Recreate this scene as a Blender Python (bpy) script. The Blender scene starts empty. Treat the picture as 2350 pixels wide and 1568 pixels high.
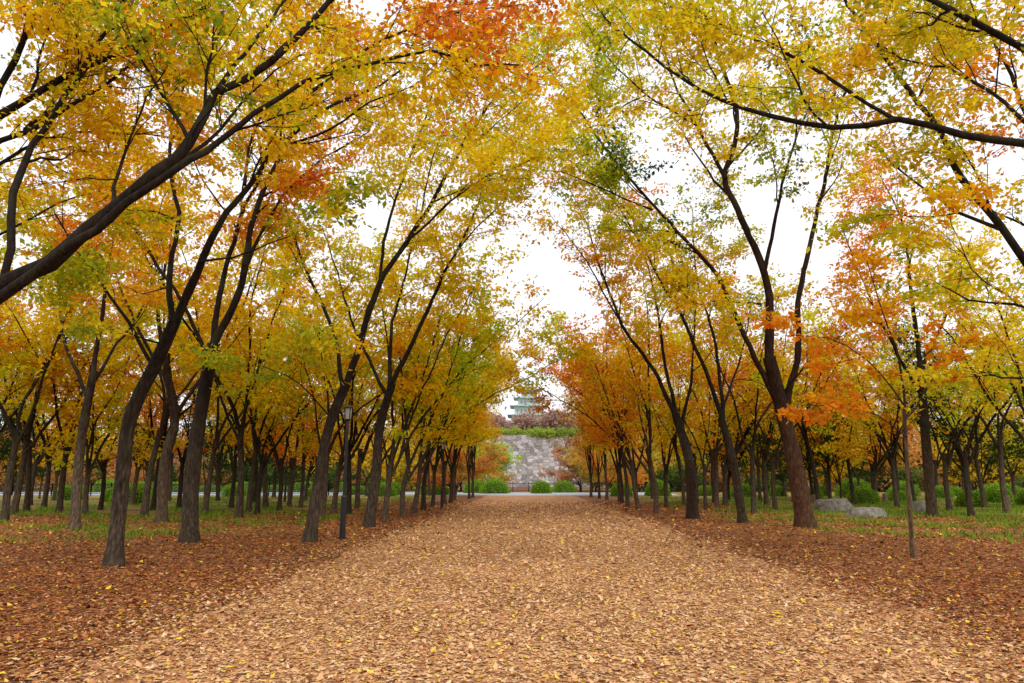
import bpy, bmesh, math, random
import numpy as np
from mathutils import Vector, noise as mnoise

scene = bpy.context.scene
COL = scene.collection
FPX = 1567.0
TILT = math.atan(316/FPX)
YAW = math.atan(32/FPX)
CAM = np.array([-0.3, 0.0, 1.6])
_f = np.array([-math.sin(YAW)*math.cos(TILT), math.cos(YAW)*math.cos(TILT), math.sin(TILT)])
_r = np.array([math.cos(YAW), math.sin(YAW), 0.0])
_u = np.cross(_r, _f)

def survey(u, v, y):
    """3D point at distance y along the avenue seen under the given measured bearing."""
    d = _f + _r*(u-1175)/FPX + _u*(784-v)/FPX
    return CAM + d*(y/d[1])

def gp(u, v):
    d = _f + _r*(u-1175)/FPX + _u*(784-v)/FPX
    return CAM + d*(-CAM[2]/d[2])

# ------------------------------------------------------------------ materials
def new_mat(name):
    m = bpy.data.materials.new(name); m.use_nodes = True
    nt = m.node_tree
    for n in list(nt.nodes): nt.nodes.remove(n)
    out = nt.nodes.new('ShaderNodeOutputMaterial')
    return m, nt, out

def N(nt, t, **kw):
    n = nt.nodes.new(t)
    for k, v in kw.items():
        if k.startswith('i_'):
            n.inputs[k[2:].replace('_', ' ')].default_value = v
        else: setattr(n, k, v)
    return n

def ramp(nt, stops, interp='LINEAR'):
    n = nt.nodes.new('ShaderNodeValToRGB'); n.color_ramp.interpolation = interp
    e = n.color_ramp.elements
    while len(e) < len(stops): e.new(0.5)
    for el, (p, c) in zip(e, stops):
        el.position = p; el.color = (*c, 1) if len(c) == 3 else c
    return n

def mixc(nt, a, b, fac, mode='MIX'):
    n = nt.nodes.new('ShaderNodeMix'); n.data_type = 'RGBA'; n.blend_type = mode
    for sock, val in ((n.inputs[0], fac), (n.inputs[6], a), (n.inputs[7], b)):
        if hasattr(val, 'links'): nt.links.new(val, sock)
        elif isinstance(val, (int, float)): sock.default_value = val
        else: sock.default_value = (*val, 1)
    return n.outputs[2]

def math_n(nt, op, a, b=None, clamp=False):
    n = nt.nodes.new('ShaderNodeMath'); n.operation = op; n.use_clamp = clamp
    for i, val in enumerate((a, b)):
        if val is None: continue
        if hasattr(val, 'links'): nt.links.new(val, n.inputs[i])
        else: n.inputs[i].default_value = val
    return n.outputs[0]

def leaf_mat(name, transl=0.5):
    m, nt, out = new_mat(name)
    at = N(nt, 'ShaderNodeAttribute', attribute_name='leaf_col')
    oi = N(nt, 'ShaderNodeObjectInfo')
    c = mixc(nt, at.outputs['Color'], oi.outputs['Color'], 1.0, 'MULTIPLY')
    d = N(nt, 'ShaderNodeBsdfDiffuse'); t = N(nt, 'ShaderNodeBsdfTranslucent')
    nt.links.new(c, d.inputs['Color']); nt.links.new(c, t.inputs['Color'])
    mx = N(nt, 'ShaderNodeMixShader'); mx.inputs[0].default_value = transl
    nt.links.new(d.outputs[0], mx.inputs[1]); nt.links.new(t.outputs[0], mx.inputs[2])
    nt.links.new(mx.outputs[0], out.inputs[0])
    return m
LEAF = leaf_mat('autumn_leaf', 0.6)
LITTER = leaf_mat('fallen_leaf', 0.1)

def bark_mat():
    m, nt, out = new_mat('bark')
    tc = N(nt, 'ShaderNodeTexCoord'); mp = N(nt, 'ShaderNodeMapping'); mp.inputs['Scale'].default_value = (9, 9, 2.2)
    nt.links.new(tc.outputs['Object'], mp.inputs[0])
    n1 = N(nt, 'ShaderNodeTexNoise', i_Scale=2.2, i_Detail=8.0, i_Roughness=0.65)
    nt.links.new(mp.outputs[0], n1.inputs['Vector'])
    n2 = N(nt, 'ShaderNodeTexNoise', i_Scale=1.6, i_Detail=3.0)
    nt.links.new(tc.outputs['Object'], n2.inputs['Vector'])
    r = ramp(nt, [(0.3, (0.018, 0.012, 0.008)), (0.52, (0.066, 0.047, 0.031)), (0.72, (0.15, 0.11, 0.077))])
    nt.links.new(n1.outputs[0], r.inputs[0])
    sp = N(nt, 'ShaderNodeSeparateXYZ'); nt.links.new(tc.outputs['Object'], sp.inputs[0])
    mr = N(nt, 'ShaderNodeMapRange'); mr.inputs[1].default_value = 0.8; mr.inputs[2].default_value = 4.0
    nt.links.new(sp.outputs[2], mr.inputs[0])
    c = mixc(nt, r.outputs[0], (0.17, 0.135, 0.11), math_n(nt, 'MULTIPLY', mr.outputs[0], 0.92), 'MULTIPLY')  # upper limbs darkened in the colour so they read as backlit silhouettes
    r2 = ramp(nt, [(0.5, (0, 0, 0)), (0.66, (1, 1, 1))]); nt.links.new(n2.outputs[0], r2.inputs[0])
    c = mixc(nt, c, (0.07, 0.075, 0.04), math_n(nt, 'MULTIPLY', r2.outputs[0], 0.2))
    oi = N(nt, 'ShaderNodeObjectInfo')
    c = mixc(nt, c, oi.outputs['Color'], 1.0, 'MULTIPLY')
    p = N(nt, 'ShaderNodeBsdfPrincipled', i_Roughness=0.85)
    p.inputs['Specular IOR Level'].default_value = 0.12
    nt.links.new(c, p.inputs['Base Color'])
    b = N(nt, 'ShaderNodeBump', i_Strength=0.8, i_Distance=0.03); nt.links.new(n1.outputs[0], b.inputs['Height'])
    nt.links.new(b.outputs[0], p.inputs['Normal']); nt.links.new(p.outputs[0], out.inputs[0])
    return m
BARK = bark_mat()

def simple_mat(name, col, rough=0.6, metal=0.0, nscale=6.0, var=0.25, bump=0.0):
    m, nt, out = new_mat(name)
    tc = N(nt, 'ShaderNodeTexCoord')
    n1 = N(nt, 'ShaderNodeTexNoise', i_Scale=nscale, i_Detail=6.0)
    nt.links.new(tc.outputs['Object'], n1.inputs['Vector'])
    r = ramp(nt, [(0.3, tuple(c*(1-var) for c in col)), (0.7, tuple(min(1, c*(1+var)) for c in col))])
    nt.links.new(n1.outputs[0], r.inputs[0])
    p = N(nt, 'ShaderNodeBsdfPrincipled', i_Roughness=rough, i_Metallic=metal)
    nt.links.new(r.outputs[0], p.inputs['Base Color'])
    if bump:
        b = N(nt, 'ShaderNodeBump', i_Strength=bump, i_Distance=0.05); nt.links.new(n1.outputs[0], b.inputs['Height'])
        nt.links.new(b.outputs[0], p.inputs['Normal'])
    nt.links.new(p.outputs[0], out.inputs[0])
    return m

def ground_mat(name, is_path):
    m, nt, out = new_mat(name)
    g = N(nt, 'ShaderNodeNewGeometry')
    dist = N(nt, 'ShaderNodeTexNoise', i_Scale=6.0, i_Detail=3.0)
    nt.links.new(g.outputs['Position'], dist.inputs['Vector'])
    warped = mixc(nt, g.outputs['Position'], dist.outputs['Color'], 0.06, 'ADD')
    v = N(nt, 'ShaderNodeTexVoronoi', i_Scale=18.0); nt.links.new(warped, v.inputs['Vector'])
    sc = N(nt, 'ShaderNodeSeparateColor'); nt.links.new(v.outputs['Color'], sc.inputs[0])
    if is_path:
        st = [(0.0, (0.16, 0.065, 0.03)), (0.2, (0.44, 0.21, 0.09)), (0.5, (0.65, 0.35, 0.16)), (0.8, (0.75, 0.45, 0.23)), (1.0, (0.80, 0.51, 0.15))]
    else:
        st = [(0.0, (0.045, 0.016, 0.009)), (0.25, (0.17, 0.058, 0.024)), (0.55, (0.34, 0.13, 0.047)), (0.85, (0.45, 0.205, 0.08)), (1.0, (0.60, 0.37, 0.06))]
    r = ramp(nt, st); nt.links.new(sc.outputs[0], r.inputs[0])
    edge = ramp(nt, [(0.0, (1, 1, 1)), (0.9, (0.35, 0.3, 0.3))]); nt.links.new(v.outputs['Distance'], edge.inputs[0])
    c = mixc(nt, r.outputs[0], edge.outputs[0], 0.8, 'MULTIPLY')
    n2 = N(nt, 'ShaderNodeTexNoise', i_Scale=0.55, i_Detail=5.0); nt.links.new(g.outputs['Position'], n2.inputs['Vector'])
    rr = ramp(nt, [(0.35, (0.78, 0.72, 0.68)), (0.65, (1.12, 1.08, 1.05))]); nt.links.new(n2.outputs[0], rr.inputs[0])
    c = mixc(nt, c, rr.outputs[0], 1.0, 'MULTIPLY')
    if not is_path:
        sp = N(nt, 'ShaderNodeSeparateXYZ'); nt.links.new(g.outputs['Position'], sp.inputs[0])
        ax = math_n(nt, 'ABSOLUTE', sp.outputs[0])
        mx = N(nt, 'ShaderNodeMapRange'); mx.inputs[1].default_value = 6.0; mx.inputs[2].default_value = 12.0; nt.links.new(ax, mx.inputs[0])
        my = N(nt, 'ShaderNodeMapRange'); my.inputs[1].default_value = 16.0; my.inputs[2].default_value = 28.0; nt.links.new(sp.outputs[1], my.inputs[0])
        n3 = N(nt, 'ShaderNodeTexNoise', i_Scale=0.28, i_Detail=6.0, i_Roughness=0.6); nt.links.new(g.outputs['Position'], n3.inputs['Vector'])
        gm = ramp(nt, [(0.43, (0, 0, 0)), (0.58, (1, 1, 1))]); nt.links.new(n3.outputs[0], gm.inputs[0])
        f = math_n(nt, 'MULTIPLY', math_n(nt, 'MULTIPLY', mx.outputs[0], my.outputs[0]), gm.outputs[0])
        gn = N(nt, 'ShaderNodeTexNoise', i_Scale=9.0, i_Detail=5.0); nt.links.new(g.outputs['Position'], gn.inputs['Vector'])
        gr = ramp(nt, [(0.3, (0.06, 0.11, 0.015)), (0.52, (0.20, 0.26, 0.03)), (0.64, (0.58, 0.46, 0.04))]); nt.links.new(gn.outputs[0], gr.inputs[0])
        c = mixc(nt, c, gr.outputs[0], math_n(nt, 'MULTIPLY', f, 0.85))
    p = N(nt, 'ShaderNodeBsdfPrincipled', i_Roughness=0.8); p.inputs['Specular IOR Level'].default_value = 0.2
    nt.links.new(c, p.inputs['Base Color'])
    b = N(nt, 'ShaderNodeBump', i_Strength=0.7, i_Distance=0.03); nt.links.new(v.outputs['Distance'], b.inputs['Height'])
    nt.links.new(b.outputs[0], p.inputs['Normal']); nt.links.new(p.outputs[0], out.inputs[0])
    return m

# ------------------------------------------------------------------ mesh helpers
def np_mesh(name, V, F, mat, smooth=False, col=None):
    V = np.asarray(V, dtype=np.float32); F = np.asarray(F, dtype=np.int32)
    me = bpy.data.meshes.new(name)
    k = F.shape[1]
    me.vertices.add(len(V)); me.vertices.foreach_set('co', V.ravel())
    me.loops.add(F.size); me.loops.foreach_set('vertex_index', F.ravel())
    me.polygons.add(len(F)); me.polygons.foreach_set('loop_start', np.arange(0, F.size, k, dtype=np.int32))
    me.update(calc_edges=True)
    if smooth: me.polygons.foreach_set('use_smooth', np.ones(len(F), dtype=bool))
    if col is not None:
        a = me.attributes.new('leaf_col', 'FLOAT_COLOR', 'POINT')
        c4 = np.ones((len(V), 4), dtype=np.float32); c4[:, :3] = col
        a.data.foreach_set('color', c4.ravel())
    me.materials.append(mat)
    return me

def link(name, data, parent=None, loc=(0, 0, 0), **props):
    o = bpy.data.objects.new(name, data); COL.objects.link(o)
    o.location = loc
    if parent is not None: o.parent = parent
    for k, v in props.items(): o[k] = v
    return o

def norm(v): return v/np.maximum(np.linalg.norm(v, axis=-1, keepdims=True), 1e-9)

def tubes(P, R, sides):
    Nn, n, _ = P.shape
    T = norm(np.gradient(P, axis=1))
    md = norm(P[:, -1]-P[:, 0])
    ax = np.zeros((Nn, 3)); ax[np.arange(Nn), np.argmin(np.abs(md), axis=1)] = 1
    ref = np.repeat(ax[:, None, :], n, axis=1)
    U = norm(ref - (ref*T).sum(-1, keepdims=True)*T); W = np.cross(T, U)
    a = np.arange(sides)*2*math.pi/sides
    ring = U[:, :, None, :]*np.cos(a)[None, None, :, None] + W[:, :, None, :]*np.sin(a)[None, None, :, None]
    V = P[:, :, None, :] + ring*R[:, :, None, None]
    idx = np.arange(Nn*n*sides).reshape(Nn, n, sides)
    A = idx[:, :-1, :]; B = np.roll(A, -1, axis=2); D = idx[:, 1:, :]; C = np.roll(D, -1, axis=2)
    return V.reshape(-1, 3), np.stack([A, B, C, D], -1).reshape(-1, 4)

def grow(S, D, L, n, wig, up, rng, flat=0.0):
    Nn = len(S); P = np.zeros((Nn, n, 3)); P[:, 0] = S; d = norm(D)
    for i in range(1, n):
        d = d + rng.normal(0, wig, (Nn, 3)); d[:, 2] += up; d[:, 2] *= (1-flat); d = norm(d)
        P[:, i] = P[:, i-1] + d*(L/(n-1))[:, None]
    return P

def spawn(P, R, k, t0, t1, a0, a1, rng, upb=0.0, flat=1.0):
    Nn, n, _ = P.shape
    idx = np.repeat(np.arange(Nn), k)
    t = t0+(t1-t0)*((np.tile(np.arange(k), Nn)+rng.random(Nn*k))/k)
    ft = np.clip(t*(n-1), 0, n-1.001); i = ft.astype(int); fr = (ft-i)[:, None]
    pos = P[idx, i]*(1-fr)+P[idx, i+1]*fr
    tan = norm(P[idx, i+1]-P[idx, i])
    q = rng.normal(0, 1, (Nn*k, 3)); q[:, 2] *= flat
    q = norm(q-(q*tan).sum(-1, keepdims=True)*tan)
    a = rng.uniform(a0, a1, Nn*k)[:, None]
    d = tan*np.cos(a)+q*np.sin(a); d[:, 2] += upb
    r = R[idx, i]*(1-fr[:, 0])+R[idx, i+1]*fr[:, 0]
    return pos, norm(d), r, t

def catmull(pts, step=0.35):
    pts = np.asarray(pts, float); K = len(pts)
    e = np.vstack([2*pts[0]-pts[1], pts, 2*pts[-1]-pts[-2]])
    out = []
    for i in range(K-1):
        p0, p1, p2, p3 = e[i], e[i+1], e[i+2], e[i+3]
        m = max(2, int(np.linalg.norm(p2-p1)/step))
        for s in np.arange(m)/m:
            out.append(0.5*((2*p1)+(-p0+p2)*s+(2*p0-5*p1+4*p2-p3)*s*s+(-p0+3*p1-3*p2+p3)*s**3))
    out.append(pts[-1])
    return np.array(out)

def leaves_mesh(pos, col, size, rng, tilt=0.8, aspect=0.54):
    n = len(pos)
    nrm = rng.normal(0, tilt, (n, 3)); nrm[:, 2] += 1; nrm = norm(nrm)
    a = rng.normal(0, 1, (n, 3)); a = norm(a-(a*nrm).sum(-1, keepdims=True)*nrm); a[:, 2] -= 0.2
    b = np.cross(nrm, a)
    L = (size*rng.uniform(0.65, 1.3, n))[:, None]; W = L*aspect*rng.uniform(0.4, 0.6, n)[:, None]
    V = np.stack([pos, pos+a*L*0.45+b*W+nrm*L*0.07, pos+a*L, pos+a*L*0.45-b*W+nrm*L*0.07], 1).reshape(-1, 3)
    F = np.arange(4*n).reshape(n, 4)
    return V, F, np.repeat(col, 4, axis=0)

def pal_pick(pal, pos, rng, seed, scale=0.3, spread=0.28):
    pal = np.array(pal)
    nv = np.array([mnoise.noise(Vector((p[0]*scale+seed, p[1]*scale, p[2]*scale*1.2))) for p in pos])
    x = np.clip(0.5+nv*0.95+rng.normal(0, spread*0.6, len(pos)), 0, 0.999)*(len(pal)-1)
    i = x.astype(int); f = (x-i)[:, None]
    return pal[i]*(1-f)+pal[np.minimum(i+1, len(pal)-1)]*f

YEL = (0.90, 0.645, 0.014); GOLD = (0.90, 0.52, 0.012); ORG = (0.89, 0.33, 0.02); RED = (0.74, 0.155, 0.035)
YG = (0.62, 0.64, 0.02); GRN = (0.28, 0.385, 0.024); DGR = (0.045, 0.08, 0.018); BRN = (0.56, 0.24, 0.045); LEMON = (0.92, 0.76, 0.03)

def make_tree_geo(limbs, seed, pal, leaf=0.09, tw=24, bd=0.7, blen=2.8, clen=1.15, tlen=0.5, base=(0, 0, 0), kc=6, kt=4, sides=9, rf=1.0):
    rng = np.random.default_rng(seed); base = np.asarray(base, float)
    Vs, Fs, off = [], [], 0
    LP, LC = [], []
    def add(P, R, s):
        nonlocal off
        V, F = tubes(P, R, s); Vs.append(V-base); Fs.append(F+off); off += len(V)
    for lm in limbs:
        pts = catmull(lm['pts'])
        n = len(pts)
        w = np.cumsum(rng.normal(0, 0.024, (n, 3)), axis=0); w -= np.linspace(0, 1, n)[:, None]*w[-1]
        if not lm.get('trunk'): pts = pts+w
        t = np.linspace(0, 1, n)
        R = (lm['r'][0]+(lm['r'][1]-lm['r'][0])*t**0.8)*rf
        if lm.get('trunk'):
            h = pts[:, 2]-pts[0, 2]
            R = R*(1+0.4*np.exp(-np.maximum(h, 0)/0.18))
            pts[0, 2] -= 0.15
        R = R*(1+rng.normal(0, 0.04, n))
        add(pts[None], R[None], 12 if lm.get('trunk') else sides)
        if lm.get('leafy') is None: continue
        t0 = lm['leafy']; p = lm.get('pal', pal)
        Lf = np.linalg.norm(np.diff(pts, axis=0), axis=1).sum()*(1-t0)
        nb = max(2, int(Lf*bd*lm.get('dens', 1)))
        S, D, r, tt = spawn(pts[None], R[None], nb, t0, 0.97, 0.35, 0.95, rng, 0.10, 0.8)
        Lb = blen*(1.15-0.5*tt)*rng.uniform(0.6, 1.25, len(tt))
        B = grow(S, D, Lb, 9, 0.13, 0.02, rng)
        r0 = np.minimum(r*0.5, 0.014*Lb+0.004); BR = r0[:, None]*np.linspace(1, 0.35, 9)[None]
        add(B, BR, 5)
        S1, D1, r1, t1 = spawn(B, BR, kc, 0.2, 1.0, 0.35, 1.0, rng, 0.05, 0.6)
        nd = max(3, int(Lf*1.5*lm.get('dens', 1)))
        S2, D2, r2, t2 = spawn(pts[None], R[None], nd, t0, 1.0, 0.5, 1.2, rng, 0.05, 0.8)
        S = np.vstack([S1, S2]); D = np.vstack([D1, D2]); r = np.concatenate([r1, r2])
        Lc = clen*rng.uniform(0.5, 1.3, len(S))
        C = grow(S, D, Lc, 6, 0.14, 0.0, rng, 0.08)
        CR = np.minimum(r*0.6, 0.010+0*r)[:, None]*np.linspace(1, 0.4, 6)[None]
        add(C, CR, 3)
        S, D, r, _ = spawn(C, CR, kt, 0.15, 1.0, 0.4, 1.1, rng, -0.03, 0.4)
        Lt = tlen*rng.uniform(0.5, 1.3, len(S))
        T = grow(S, D, Lt, 4, 0.15, -0.03, rng, 0.15)
        add(T, np.full((len(T), 4), 0.0042)*np.array([1, .9, .7, .4]), 3)
        m = int(tw)
        col = pal_pick(p, T[:, -1], rng, seed*1.7)
        gap = np.array([mnoise.noise(Vector((q[0]*.75+seed*3.1, q[1]*.75, q[2]*.9))) for q in T[:, -1]])
        keep = (rng.random(len(T)) < 0.95*lm.get('leaf_keep', 1)) & (gap > -0.33)
        T = T[keep]; col = col[keep]
        ti = rng.random((len(T), m))*2.999; i = ti.astype(int); f = (ti-i)[..., None]; a = np.arange(len(T))[:, None]
        pos = T[a, i]*(1-f)+T[a, i+1]*f
        pos = pos+rng.normal(0, 1, pos.shape)*np.array([0.13, 0.13, 0.05])*(tlen/0.5)
        cc = np.repeat(col[:, None, :], m, axis=1)*rng.uniform(0.68, 1.2, (len(T), m, 1))
        cc[..., 1] *= rng.uniform(0.84, 1.1, (len(T), m))
        LP.append(pos.reshape(-1, 3)-base); LC.append(cc.reshape(-1, 3))
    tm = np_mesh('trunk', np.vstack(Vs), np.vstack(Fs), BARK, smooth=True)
    if LP:
        V, F, c = leaves_mesh(np.vstack(LP), np.clip(np.vstack(LC), 0, 0.97 if pal[2][0] < .99 else 1.3), leaf, rng)
        cm = np_mesh('crown', V, F, LEAF, col=c)
        return tm, cm
    return tm, None

def place_tree(tm, cm, loc, label, rot=0, sc=1, crown_col=(1, 1, 1), bark=(1, 1, 1), name='zelkova_tree', group='autumn trees lining the leaf covered path', sx=None):
    e = link(name, None, loc=loc, label=label, category='tree', group=group)
    e.empty_display_size = 0.5
    e.rotation_euler = (0, 0, rot); e.scale = (sx or sc, sc, sc)
    t = link('trunk', tm, e); t.color = (*bark, 1)
    if cm:
        c = link('crown', cm, e); c.color = (*crown_col, 1)
    return e

# ------------------------------------------------------------------ surveyed individual trees
def L(y, pts, r, leafy=None, **kw):
    return dict(pts=np.array([survey(p[0], p[1], y+(p[2] if len(p) > 2 else 0)) for p in pts]), r=r, leafy=leafy, **kw)

LEFTP = [GRN, YG, YEL, LEMON, YEL, GOLD, GOLD, ORG]
def custom(base_uv, depth, limbs, seed, pal, label, **kw):
    b = gp(*base_uv) if depth is None else survey(base_uv[0], base_uv[1], depth)
    b = np.array([b[0], b[1], 0.0])
    bark = kw.pop('bark', (1, 1, 1))
    for lm in limbs:
        if lm.get('trunk'): lm['pts'][0] = b
    kw.setdefault('rf', .86)
    tm, cm = make_tree_geo(limbs, seed, pal, base=b, **kw)
    return place_tree(tm, cm, b, label, bark=bark)

# overhanging tree at the left edge
custom((-400, 1462), 7.5, [
    L(7.5, [(-400, 1462), (-385, 1250), (-330, 1000), (-180, 800), (-60, 710)], (.24, .17), trunk=True),
    L(7.5, [(-60, 710), (0, 650, .1), (110, 590, .2), (200, 520, .3), (320, 435, .45), (400, 365, .6), (450, 290, .7), (495, 205, .8), (620, 130, 1), (690, 70, 1.1), (760, 0, 1.2), (900, -130, 1.4)], (.14, .03), .42, dens=.9),
    L(7.5, [(-120, 760), (0, 680), (150, 570, -.1), (230, 525, 0), (300, 465, 0), (450, 380, .1), (520, 345, .2), (600, 290, .3), (720, 212, .5), (850, 162, .7), (1000, 122, 1), (1100, 155, 1.2), (1200, 150, 1.4)], (.085, .013), .5, pal=[YG, YEL, GOLD, YEL, ORG], dens=.9),
    L(7.5, [(-330, 1000), (-150, 800, .6), (0, 620, 1), (30, 430, 1.3), (75, 330, 1.6), (150, 210, 2), (250, 60, 2.3), (350, -80, 2.6)], (.08, .03), .4, dens=.9),
    L(7.5, [(720, 212, .5), (860, 100, .9), (960, 60, 1.3), (1080, 20, 2), (1200, 10, 2.4)], (.03, .01), .1, pal=[GOLD, ORG, RED, ORG], dens=1.3),
    L(7.5, [(400, 370, .6), (470, 330, 1.4), (600, 200, 2), (700, 120, 2.6)], (.04, .01), .3, dens=1.1),
    L(7.5, [(250, 490, .3), (280, 400, 1.6), (330, 250, 2.4), (420, 90, 3)], (.04, .01), .25, dens=1.1, pal=[YEL, GOLD, ORG, YEL]),
    L(7.5, [(500, 205, .8), (560, 110, 1.4), (640, 20, 2), (700, -60, 2.4)], (.045, .015), .2, dens=.9),
], 11, LEFTP, "leaning autumn tree with dark arching limbs over the path", blen=1.9, leaf=.1, tw=26, bd=1.05)
custom((-520, 1420), 9.5, [
    L(9.5, [(-520, 1420), (-480, 1100), (-380, 750), (-200, 480)], (.22, .15), trunk=True),
    L(9.5, [(-200, 480), (-80, 330), (0, 255), (130, 180, .3), (300, 110, .6), (470, 20, 1), (620, -70, 1.4)], (.09, .03), .3),
    L(9.5, [(-250, 540), (-60, 320), (0, 190), (50, 80), (100, -60), (150, -200)], (.085, .03), .35),
    L(9.5, [(-200, 480), (-60, 350), (60, 300), (200, 215, .5), (340, 130, 1), (460, 100, 1.5)], (.065, .02), .3),
    L(9.5, [(-300, 620), (-100, 450), (60, 330, 1), (170, 290, 1.5), (330, 300, 2), (450, 330, 2.4)], (.055, .015), .3, pal=[YEL, GOLD, ORG]),
    L(9.5, [(-350, 700), (-200, 600), (-50, 560, 1), (80, 500, 1.5), (180, 450, 2)], (.05, .015), .3, pal=[YEL, YG, GOLD]),
    L(9.5, [(60, 300), (150, 180, 1.5), (200, 60, 2.4), (280, -60, 3)], (.045, .015), .2),
], 12, [GRN, YG, YEL, GOLD, YEL, ORG, GOLD], "autumn tree with slender dark limbs and golden leaves", blen=2.2, tw=27, leaf=.11, bd=1.05)
# left trees with visible bases
custom((260, 1300), None, [
    L(13.4, [(260, 1300), (275, 1150), (298, 960), (350, 850), (400, 740)], (.17, .14), trunk=True),
    L(13.4, [(400, 740), (430, 660), (475, 550), (560, 430, .3), (640, 340, .6), (740, 260, 1), (870, 200, 1.5), (960, 130, 2)], (.11, .02), .3),
    L(13.4, [(395, 745), (385, 620, .4), (400, 480, .8), (380, 330, 1.2), (420, 180, 1.6), (470, 30, 2)], (.08, .02), .3),
    L(13.4, [(350, 850), (280, 740, .3), (210, 640, .6), (140, 520, 1), (90, 400, 1.4)], (.05, .015), .3),
    L(13.4, [(455, 600), (530, 590, -.5), (620, 560, -1), (700, 520, -1.4)], (.03, .01), .2),
    L(13.4, [(560, 430, .3), (580, 300, 1), (640, 180, 1.6), (720, 60, 2.2)], (.045, .015), .2, pal=[YEL, GOLD, ORG, GOLD]),
    L(13.4, [(640, 340, .6), (760, 300, 0), (850, 230, -.5), (960, 190, -1), (1060, 110, -1.3)], (.04, .01), .2, pal=[YG, YEL, LEMON]),
    L(13.4, [(375, 790), (300, 770, -.5), (220, 750, -1)], (.025, .008), .3, pal=[YG, YG, GRN, LEMON]),
], 13, LEFTP, "leaning tree with slim grey trunk and yellow leaves", leaf=.118, bd=1.0, tw=27)
custom((435, 1245), None, [
    L(18.3, [(435, 1245), (440, 1100), (463, 930), (490, 790)], (.25, .19), trunk=True),
    L(18.3, [(490, 790), (555, 650), (575, 540), (620, 420, .3), (680, 290, .8), (730, 130, 1.3), (770, -20, 1.8)], (.13, .03), .25),
    L(18.3, [(488, 800), (505, 660, .5), (550, 500, 1), (600, 370, 1.5), (560, 200, 2)], (.115, .03), .3),
    L(18.3, [(560, 620), (620, 500, .5), (720, 380, 1), (850, 300, 1.6)], (.065, .02), .3, pal=[GOLD, ORG, RED, ORG], dens=1.2),
    L(18.3, [(480, 830), (420, 700, .5), (340, 580, 1), (280, 420, 1.5), (230, 270, 2)], (.075, .02), .3, pal=[GOLD, ORG, YEL, RED], dens=1.1),
], 14, LEFTP, "forked autumn tree with grey trunk and orange red leaves", leaf=.142, blen=3.0, tlen=.6, bd=.92, tw=27)
custom((710, 1245), None, [
    L(18.3, [(710, 1245), (730, 1110), (755, 980), (795, 880)], (.19, .15), trunk=True),
    L(18.3, [(795, 880), (830, 780), (868, 660), (930, 560, .3), (1000, 430, .6), (1060, 320, 1), (1130, 230, 1.5), (1220, 160, 2), (1290, 110, 2.5)], (.12, .02), .3),
    L(18.3, [(870, 660), (900, 500, .6), (960, 330, 1.2), (1010, 180, 1.8), (1100, 60, 2.4)], (.06, .02), .25),
    L(18.3, [(930, 560), (1030, 470, -.4), (1120, 410, -.8), (1240, 360, -1.2)], (.045, .01), .2, pal=[YG, YEL, LEMON], dens=1.4),
    L(18.3, [(790, 890), (760, 760, .5), (700, 620, 1), (660, 480, 1.5), (640, 330, 2)], (.075, .02), .3, pal=[YEL, GOLD, YEL, ORG]),
    L(18.3, [(760, 960), (690, 880, -.4), (600, 840, -.8)], (.03, .01), .2, pal=[YG, GRN, YEL]),
], 15, [YG, YEL, YG, LEMON, GOLD], "leaning tree arching over the path with lime yellow leaves", leaf=.135, tlen=.6, bd=.98, tw=27)
custom((845, 1210), None, [
    L(24, [(845, 1210), (862, 1100), (872, 980), (900, 880)], (.22, .17), trunk=True),
    L(24, [(900, 880), (960, 760), (1010, 640), (1060, 540, .6), (1105, 430, 1.2), (1150, 330, 1.8)], (.11, .02), .3),
    L(24, [(1010, 640), (1080, 540, -.8), (1150, 470, -1.5), (1210, 430, -2)], (.05, .012), .2, leaf_keep=.6),
    L(24, [(895, 890), (900, 740, .5), (935, 600, 1), (960, 450, 1.6)], (.095, .02), .3),
    L(24, [(890, 910), (830, 800, .6), (780, 660, 1.2), (740, 520, 2)], (.085, .02), .3),
], 16, [YG, YEL, LEMON, GOLD], "multi limbed tree with yellow leaves beside the path", leaf=.155, blen=3.0, tlen=.65, bd=.75)
custom((370, 1200), None, [
    L(26, [(370, 1200), (378, 1060), (402, 960), (380, 850)], (.24, .18), trunk=True),
    L(26, [(402, 960), (440, 900), (500, 820, .5), (560, 700, 1), (600, 580, 1.5)], (.105, .02), .3),
    L(26, [(380, 850), (360, 700), (390, 560, .8), (400, 400, 1.5)], (.115, .02), .25),
    L(26, [(385, 880), (330, 780, .5), (270, 640, 1), (240, 500, 2)], (.095, .02), .3),
], 17, [YEL, LEMON, GOLD, ORG], "forked tree with pale grey trunk and golden leaves", leaf=.17, blen=3.4, tlen=.65, bark=(1.7, 1.65, 1.6), bd=.75)
custom((170, 1215), None, [
    L(23, [(170, 1215), (185, 1020), (215, 850)], (.19, .15), trunk=True),
    L(23, [(215, 850), (240, 700), (260, 560, .6), (310, 420, 1.2)], (.105, .02), .25),
    L(23, [(200, 920), (150, 760, .5), (130, 600, 1), (60, 450, 2)], (.085, .02), .3),
    L(23, [(205, 900), (260, 800, 1), (330, 700, 2), (380, 560, 3)], (.07, .02), .3),
], 18, [YG, YEL, GOLD, ORG, RED], "slim grey tree with orange and yellow leaves", leaf=.16, blen=3.2, tlen=.65, bark=(1.7, 1.65, 1.6), bd=.75)
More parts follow.
